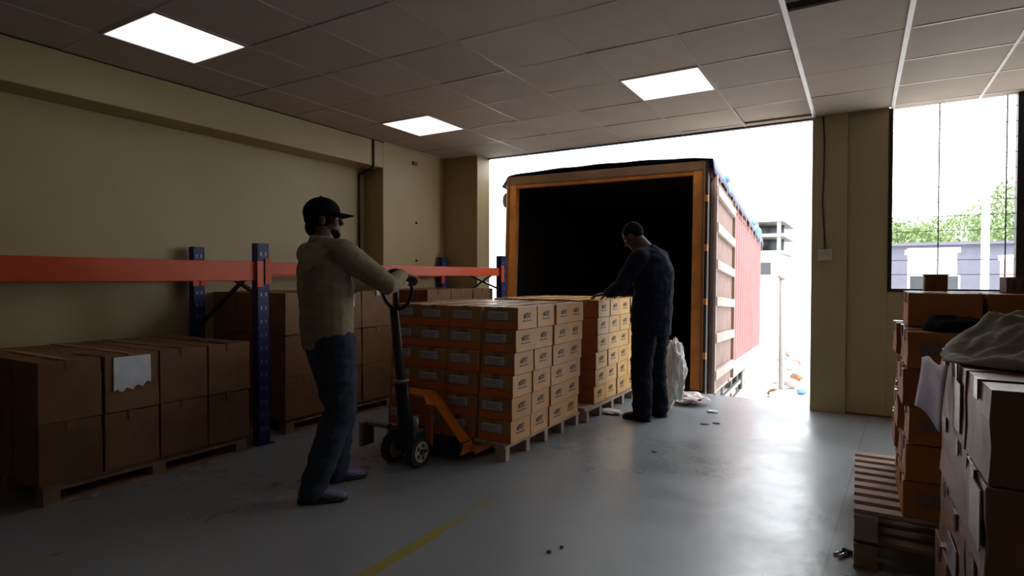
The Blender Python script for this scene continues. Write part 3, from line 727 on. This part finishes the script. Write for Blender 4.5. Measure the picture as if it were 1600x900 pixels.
house(4.5, 5.1, 27, 28, 1.9, 'narrow pinkish kiosk right of the white house beyond the grill', 1, mat('pinkish_render', (.55, .36, .32), None, 2, .8), False, M_white, .05, nm='kiosk')
def post(x, y, h, label, r=.05, m=M_conc):
    b = bmesh.new(); tube(b, [(0, 0, 0), (0, 0, h)], r, 10); o = obj('yard_post', b, m, None, True); o.location = (x, y, -1.06); tag(o, label, 'post')
    b = bmesh.new(); tube(b, [(0, 0, h), (0, 0, h + .05)], r * 1.5, 10); obj('cap', b, m, o)
post(-1.24, 12.0, 2.3, 'thin pale post standing in the yard right of the truck')
post(2.9, 20.0, 4.4, 'tall white post beyond the window grill', .09, M_white)
post(4.2, 19.0, 3.6, 'shorter white post right of the tall one beyond the window', .09, M_white)
def tree(x, y, h, r, label, seed):
    rnd = random.Random(seed); t = thing('tree', (x, y, -1.06), 0, label, 'tree', 'trees behind the low buildings')
    b = bmesh.new(); limb(b, [(0, 0, 0), (.1, 0, h * .4), (0, .1, h * .75)], [.22, .16, .06], 8); 
    for q in range(4): limb(b, [(0.05, 0, h * .4), (rnd.uniform(-r, r) * .6, rnd.uniform(-r, r) * .4, h * .7)], [.09, .03], 6)
    obj('trunk', b, M_bark, t)
    b = bmesh.new()
    for q in range(5200):
        while 1:
            v = Vector((rnd.uniform(-1, 1), rnd.uniform(-1, 1), rnd.uniform(-1, 1)))
            if v.length < 1: break
        if v.length < .45 and rnd.random() < .5: v = v.normalized() * .8
        lump = 1 + .3 * noise.noise(v * 2.5 + Vector((seed, 0, 0)))
        p = Vector((v.x * r * lump, v.y * r * .8 * lump, h * .66 + v.z * h * .38 * lump)); s = rnd.uniform(.10, .17)
        rt = Euler((rnd.uniform(0, 6), rnd.uniform(0, 6), rnd.uniform(0, 6))).to_matrix()
        q4 = [b.verts.new(p + rt @ Vector(c) * s) for c in ((-1, 0, 0), (0, -.5, .1), (1, 0, 0), (0, .5, .1))]; b.faces.new(q4)
    f = obj('foliage', b, M_leaf, t); f['kind'] = 'stuff'
spots = [(1.9, 46, 5.9, 3.2), (6.3, 54, 6.9, 4.0), (9.0, 44, 8.0, 3.6), (15.5, 56, 8.6, 4.5), (19.0, 46, 7.5, 4)]
words = ['leftmost green tree behind the white building', 'second green tree from the left behind the white building', 'tallest green tree beyond the window grill', 'green tree behind the wide far-right shed', 'green tree at the far right beyond the grill']
for k, (x, y, h, r) in enumerate(spots): tree(x, y, h, r, words[k], k)
# rubble and bags in the yard by the pillar
rnd = random.Random(9)
RB = ['grey', 'pale', 'brown', 'bluish']
for k in range(16):
    y = 11.2 + k * .55; x = rnd.uniform(-.112, -.07) * y; s = rnd.uniform(.09, .2)
    b = bmesh.new(); bmesh.ops.create_icosphere(b, subdivisions=2, radius=s)
    for v in b.verts: v.co *= 1 + .35 * noise.noise(v.co * 9 + Vector((k, 0, 0))); v.co.z *= .6
    zmin = min(v.co.z for v in b.verts)
    o = obj('rubble_lump', b, [M_conc, M_white, M_kraft, M_btarp][k % 4], None); o.location = (x, y, -1.06 - zmin)
    tag(o, f"{RB[k % 4]} lump in the yard beyond the pillar, {['first', 'second', 'third', 'fourth'][k // 4]} {RB[k % 4]} one from the dock", 'rubble', 'lumps scattered in the yard')
# bits on the floor
def crumple(name, loc, r, m, label, cat, seed, sub=4):
    b = bmesh.new(); bmesh.ops.create_icosphere(b, subdivisions=sub, radius=1)
    for v in b.verts:
        d = 1 + .35 * noise.noise(v.co * 2.2 + Vector((seed, 0, 0))) + .16 * abs(noise.noise(v.co * 6 + Vector((seed, 0, 0))))
        v.co = Vector((v.co.x * r[0] * d, v.co.y * r[1] * d, v.co.z * r[2] * d))
    zmin = min(v.co.z for v in b.verts); o = obj(name, b, m, None, False); o.location = (loc[0], loc[1], loc[2] - zmin + .0005); tag(o, label, cat); return o
crumple('plastic_bag', (-1.50, 5.52, 0), (.10, .10, .28), M_plast, 'tall crumpled white plastic bag standing behind the man in dark workwear', 'bag', 3, 5)
crumple('plastic_wrap', (-1.44, 5.86, 0), (.17, .15, .05), M_pplast, 'flattened pink and white plastic wrap on the floor by the dock edge', 'wrap', 8, 5)
crumple('plastic_wrap', (-1.95, 5.05, 0), (.10, .06, .02), M_plast, 'small white plastic scrap at the toe of the man in dark workwear', 'wrap', 5)
crumple('paper_scrap', (-1.16, 5.60, 0), (.05, .035, .008), M_paper, 'bright white paper scrap lying on the floor near the dock edge', 'paper', 2)
for k, (x, y, s, lb) in enumerate(((-1.12, 5.1, .035, 'left of the pair of dark scraps on the open floor'), (-1.04, 5.18, .03, 'right of the pair of dark scraps on the open floor'), (-1.2, 2.35, .012, 'tiny dark scrap low in the middle of the floor'), (-1.17, 2.42, .010, 'second tiny dark scrap beside the tiny one on the floor'), (-1.25, 4.1, .02, 'lone dark scrap on the floor between pallets and pillar'))):
    crumple('floor_scrap', (x, y, 0), (s, s * .6, .004), M_ink, lb, 'scrap', k)
t = thing('metal_clip', (-.055, 3.0, 0), R(60), 'small shiny metal clip on the floor beside the stacked pallets', 'clip')
b = bmesh.new(); tube(b, [(-.035, -.01, .008), (.035, -.01, .008)], .008, 10); tube(b, [(-.03, .018, .007), (.025, .01, .007)], .006, 10); obj('steel_tube', b, mat('bright_steel', (.7, .7, .72), None, 9, .2, metal=.9), t, True)
part('rubber_tip', M_rub, t, (.035, .05, -.02, .02, 0, .018))

# ------------------------------------------------------------------ people
def frame(loc, rz): return Matrix.Translation(loc) @ Matrix.Rotation(rz, 4, 'Z')
def head(bm, mx):
    ell(bm, (0, -.008, .022), (.074, .094, .098), mx, 20)
    ell(bm, (0, .022, -.040), (.058, .068, .078), mx, 18)
    ell(bm, (0, .066, -.092), (.030, .026, .024), mx, 12)
    ell(bm, (0, .075, .022), (.050, .018, .012), mx, 12)              # brow
    for s in (-1, 1):
        ell(bm, (s * .043, .062, -.022), (.022, .022, .022), mx, 12)    # cheeks
        ell(bm, (s * .076, -.004, -.012), (.010, .019, .031), mx, 12)   # ears
    loft(bm, [(mx @ Vector(p), a, c) for p, a, c in (((0, .080, .015), .008, .008), ((0, .096, -.008), .010, .011), ((0, .106, -.028), .016, .013), ((0, .090, -.038), .013, .008))], 10, side=mx.to_3x3() @ Vector((1, 0, 0)))
    ell(bm, (0, .083, -.058), (.024, .012, .006), mx, 10); ell(bm, (0, .081, -.068), (.021, .012, .007), mx, 10)
def hand(bm, wrist, d, nrm, side, curl, spread=.006, thumb=1):
    """d: finger direction, nrm: palm side normal (fingers curl towards it), side: thumb direction"""
    W_ = Vector(wrist); d = Vector(d).normalized(); nrm = Vector(nrm); nrm = (nrm - d * nrm.dot(d)).normalized(); s = d.cross(nrm)
    if s.dot(Vector(side)) < 0: s = -s
    loft(bm, [(W_ - d * .01, .027, .019), (W_ + d * .02, .030, .016), (W_ + d * .055, .039, .015), (W_ + d * .085, .040, .013), (W_ + d * .095, .034, .009)], 14, side=s)
    for i in range(4):
        ln = (.072, .080, .075, .060)[i]; off = (.030 - .0195 * i)
        p = W_ + d * (.086 - (.006 if i == 3 else 0)) + s * off; pts = [p]; a = curl * .5
        for q, fr in enumerate((.45, .32, .23)):
            dd = (d * math.cos(a) + nrm * math.sin(a) + s * (.06 - .04 * i)).normalized(); p = p + dd * ln * fr; pts.append(p); a += curl
        limb(bm, pts, [.0095, .009, .0082, .0072], 10)
    p0 = W_ + d * .022 + s * .026; p1 = p0 + (s * .8 + d * .7 + nrm * .25).normalized() * .038; p2 = p1 + (d * .9 + s * .25 + nrm * .5 * thumb).normalized() * .030; p3 = p2 + (d * .8 + nrm * .7 * thumb).normalized() * .024
    limb(bm, [p0, p1, p2, p3], [.015, .0125, .0105, .008], 10)
def shoe(bmS, bmU, ankle, ang, L=.27, boot=False):
    mx = Matrix.Translation((ankle[0], ankle[1], 0)) @ Matrix.Rotation(ang, 4, 'Z') ; m3 = mx.to_3x3()
    loft(bmS, [(mx @ Vector((0, y, .013)), w_, .013, m3 @ Vector((0, 1, 0))) for y, w_ in ((-.075, .018), (-.068, .034), (-.03, .038), (.04, .040), (.11, .047), (.16, .042), (.185, .026), (.192, .010))], 14, side=m3 @ Vector((1, 0, 0)))
    loft(bmU, [(mx @ Vector((0, y, z)), w_, h_, m3 @ Vector((0, 1, 0))) for y, w_, h_, z in ((-.072, .018, .02, .05), (-.062, .032, .042, .058), (-.02, .037, .048, .065), (.03, .038, .042, .058), (.09, .044, .030, .043), (.145, .041, .022, .035), (.178, .027, .015, .028), (.188, .010, .008, .022))], 14, side=m3 @ Vector((1, 0, 0)))
    if boot: loft(bmU, [(mx @ Vector((0, y, z)), .045, .05) for y, z in ((-.015, .06), (-.012, .12), (-.01, .19))], 14, side=m3 @ Vector((1, 0, 0)))
def person(name, loc, rz, label, P):
    root = thing(name, loc, rz, label, 'person')
    hm = Matrix.Translation(P['head']) @ Euler((R(P['hp']), R(P.get('hr', 0)), R(P['hy']))).to_matrix().to_4x4() @ Matrix.Scale(P.get('hs', .97), 4)
    S, E, Wr = P['sh'], P['el'], P['wr']; Hp, K, A = P['hip'], P['kn'], P['an']; T = P['torso']
    # ---- body, one continuous surface
    b = bmesh.new(); head(b, hm)
    limb(b, [P['neck0'], P['neck1'], tuple(hm @ Vector((0, -.015, -.045)))], [.062, .055, .056])
    loft(b, [(c, a * .88, d * .84) for c, a, d in T], 18)
    for i in (0, 1):
        limb(b, [S[i], E[i], Wr[i]], [.045, .038, .026]); s = 1 if i else -1
        limb(b, [Hp[i], K[i], A[i]], [.075, .05, .034]); limb(b, [A[i], (A[i][0] + .01 * s, A[i][1] + .02, .05)], [.034, .032])
        h = P['hand'][i]; hand(b, Wr[i], h[0], h[1], h[2], h[3])
    bo = obj('body', b, P['skin'], root); remesh(bo, .0048, 3)
    for s in (-1, 1):
        b = bmesh.new(); ell(b, (s * .030, .073, .002), (.012, .012, .010), hm, 12); e = obj('eye', b, M_eye, root, True)
        b = bmesh.new(); ell(b, (s * .030, .083, .002), (.006, .004, .006), hm, 10); obj('iris', b, M_black, e, True)
    # ---- top garment
    b = bmesh.new(); g = P['gt']
    loft(b, [(c, a, d) for c, a, d in T], 20)
    for i in (0, 1):
        w_ = Vector(Wr[i]); e_ = Vector(E[i]); c_ = w_ + (e_ - w_).normalized() * .015
        limb(b, [S[i], Vector(S[i]).lerp(e_, .5), e_, e_.lerp(c_, .55), c_], [g[0], g[1], g[2], g[3], g[4]])
        tw = [c for c, a, d in T]; 
        limb(b, [S[i], tuple(Vector(S[i]).lerp(Vector(P['neck0']), .75) + Vector((0, -.01, -.02)))], [g[0] * .95, g[0] * .9])
    o = obj(P['top'], b, P['mtop'], root); remesh(o, .009, 6, P.get('cr', .010), 7, 3)
    if 'collar' in P:
        b = bmesh.new(); c = Vector(P['neck0']); loft(b, [(c + Vector((0, -.005, -.02)), .085, .08), (c + Vector((0, -.005, .01)), .077, .075), (c + Vector((0, 0, .04)), .068, .068), (c + Vector((0, 0, .04)), .060, .060), (c + Vector((0, 0, -.01)), .062, .062)], 22, cap=False)
        obj(P['collar'], b, P['mtop'], root, True)
    # ---- trousers
    b = bmesh.new(); t = P['gl']; pc = Vector(P['pelvis'])
    loft(b, [(pc + Vector(q[0]), q[1], q[2]) for q in P['seat']], 20)
    for i in (0, 1):
        h_ = Vector(Hp[i]); k_ = Vector(K[i]); a_ = Vector(A[i]) + Vector((0, .004, -.02))
        limb(b, [h_, h_.lerp(k_, .5), k_, k_.lerp(a_, .5), a_], t)
    o = obj('trousers', b, P['mleg'], root); remesh(o, .009, 5, .011, 9, 8)
    # ---- shoes
    for i in (0, 1):
        bs = bmesh.new(); bu = bmesh.new(); shoe(bs, bu, A[i], P['foot'][i], boot=P.get('boot', False))
        o = obj('shoe', bu, P['mshoe'], root); remesh(o, .005, 4); obj('sole', bs, M_sole, o, True)
    return root, hm
# man pushing the jack
P1 = dict(head=(-.055, -.015, 1.585), hp=2, hy=-30, neck0=(-.03, -.035, 1.44), neck1=(-.04, -.025, 1.50), skin=M_skin1,
    sh=[(-.20, -.03, 1.385), (.155, -.01, 1.385)], el=[(-.26, .21, 1.19), (.265, .22, 1.20)], wr=[(-.165, .415, 1.24), (.12, .41, 1.265)],
    hip=[(-.085, -.015, .90), (.08, -.02, .90)], kn=[(-.125, .13, .49), (.085, .01, .49)], an=[(-.15, .10, .085), (.06, -.15, .085)],
    torso=[((0, -.02, .855), .168, .125), ((0, -.025, .90), .182, .138), ((0, -.025, .96), .184, .142), ((-.005, -.025, 1.08), .184, .142), ((-.012, -.03, 1.20), .192, .146), ((-.02, -.035, 1.30), .198, .138), ((-.025, -.04, 1.37), .178, .115), ((-.028, -.04, 1.42), .115, .088), ((-.03, -.035, 1.455), .070, .065)],
    hand=[((.05, .9, -.1), (0, 0, -1), (1, 0, 0), R(55)), ((-.25, .9, -.15), (0, 0, -1), (-1, 0, 0), R(55))],
    gt=[.080, .070, .060, .052, .040], top='sweater', mtop=M_sweat, pelvis=(0, 0, .9), seat=[((0, -.015, .07), .160, .120), ((0, -.015, .0), .175, .13), ((0, -.005, -.08), .160, .112), ((0, 0, -.13), .11, .085)],
    gl=[.118, .112, .092, .082, .074], mleg=M_jean, foot=[R(-12), R(-32)], mshoe=M_shoe, collar='neckband', cr=.009)
r1, hm1 = person('person', (-2.62, 2.36, 0), R(-15), 'man in olive-beige sweater, jeans and dark cap pushing the pallet jack handle', P1)
b = bmesh.new(); ell(b, (0, -.016, .018), (.081, .099, .10), hm1, 20); ell(b, (0, -.06, -.045), (.062, .05, .06), hm1, 16)
bmesh.ops.bisect_plane(b, geom=b.verts[:] + b.edges[:] + b.faces[:], plane_co=hm1 @ Vector((0, .045, .0)), plane_no=hm1.to_3x3() @ Vector((0, 1, -.15)), clear_outer=True)
obj('hair', b, M_hair, r1, True)
b = bmesh.new(); ell(b, (0, -.010, .042), (.090, .109, .092), hm1, 24)
bmesh.ops.bisect_plane(b, geom=b.verts[:] + b.edges[:] + b.faces[:], plane_co=hm1 @ Vector((0, 0, .020)), plane_no=hm1.to_3x3() @ Vector((0, .12, -1)), clear_outer=True)
bmesh.ops.holes_fill(b, edges=[e for e in b.edges if e.is_boundary], sides=0)
cap_ = obj('cap', b, M_dcloth, r1, True)
b = bmesh.new(); g = []
for i in range(13):
    a = R(-62 + 124 * i / 12); row = []
    for j in range(6):
        f = j / 5; x = math.sin(a) * (.084 + .004 * f); y = .008 + math.cos(a) * (.088 + .082 * f * max(0, math.cos(a * 1.25))); row.append(b.verts.new(hm1 @ Vector((x, y, .040 - .018 * f - .025 * math.sin(a) ** 2))))
    g.append(row)
for i in range(12):
    for j in range(5): b.faces.new((g[i][j], g[i + 1][j], g[i + 1][j + 1], g[i][j + 1]))
o = obj('cap_brim', b, M_dcloth, cap_, True); o.modifiers.new('s', 'SOLIDIFY').thickness = .005
b = bmesh.new(); ell(b, (0, -.01, .135), (.010, .010, .006), hm1, 10); obj('cap_button', b, M_dcloth, cap_, True)
b = bmesh.new(); ell(b, (0, .040, -.078), (.053, .047, .036), hm1, 16); ell(b, (0, .064, -.094), (.032, .030, .026), hm1, 12); obj('beard', b, M_hair, r1, True)
# man in dark workwear at the cartons
P2 = dict(head=(-.02, .155, 1.625), hp=-38, hy=8, neck0=(0, .02, 1.49), neck1=(0, .06, 1.54), skin=M_skin2, hs=1.0,
    sh=[(-.19, .0, 1.42), (.19, .0, 1.42)], el=[(-.295, .115, 1.17), (.27, .13, 1.17)], wr=[(-.235, .29, 1.105), (.02, .27, 1.11)],
    hip=[(-.09, -.02, .93), (.09, -.02, .93)], kn=[(-.115, .015, .50), (.105, -.005, .50)], an=[(-.13, -.01, .085), (.12, -.04, .085)],
    torso=[((0, -.02, .74), .19, .155), ((0, -.02, .80), .205, .17), ((0, -.02, .92), .205, .175), ((0, -.025, 1.05), .200, .170), ((0, -.035, 1.18), .208, .165), ((0, -.045, 1.30), .215, .155), ((0, -.035, 1.40), .195, .130), ((0, -.01, 1.46), .13, .10), ((0, .02, 1.50), .072, .068)],
    hand=[((-.15, .9, -.12), (0, 0, -1), (1, 0, 0), R(16)), ((-.45, .85, -.12), (0, 0, -1), (-1, 0, 0), R(16))],
    gt=[.088, .078, .068, .058, .046], top='work_jacket', mtop=M_navy, pelvis=(0, -.02, .93), seat=[((0, 0, .06), .150, .12), ((0, 0, .0), .165, .125), ((0, 0, -.08), .165, .125), ((0, 0, -.13), .11, .09)],
    gl=[.116, .112, .098, .090, .086], mleg=M_navy, foot=[R(4), R(-8)], mshoe=M_boot, collar='collar', boot=True, cr=.013)
r2, hm2 = person('person', (-1.60, 5.08, 0), R(80), 'man in dark navy workwear bending his head over the cartons by the truck', P2)
b = bmesh.new(); ell(b, (0, -.016, .026), (.079, .097, .099), hm2, 24)
bmesh.ops.bisect_plane(b, geom=b.verts[:] + b.edges[:] + b.faces[:], plane_co=hm2 @ Vector((0, .03, .02)), plane_no=hm2.to_3x3() @ Vector((0, 1, -1.1)), clear_outer=True)
obj('hair', b, M_hair, r2, True)
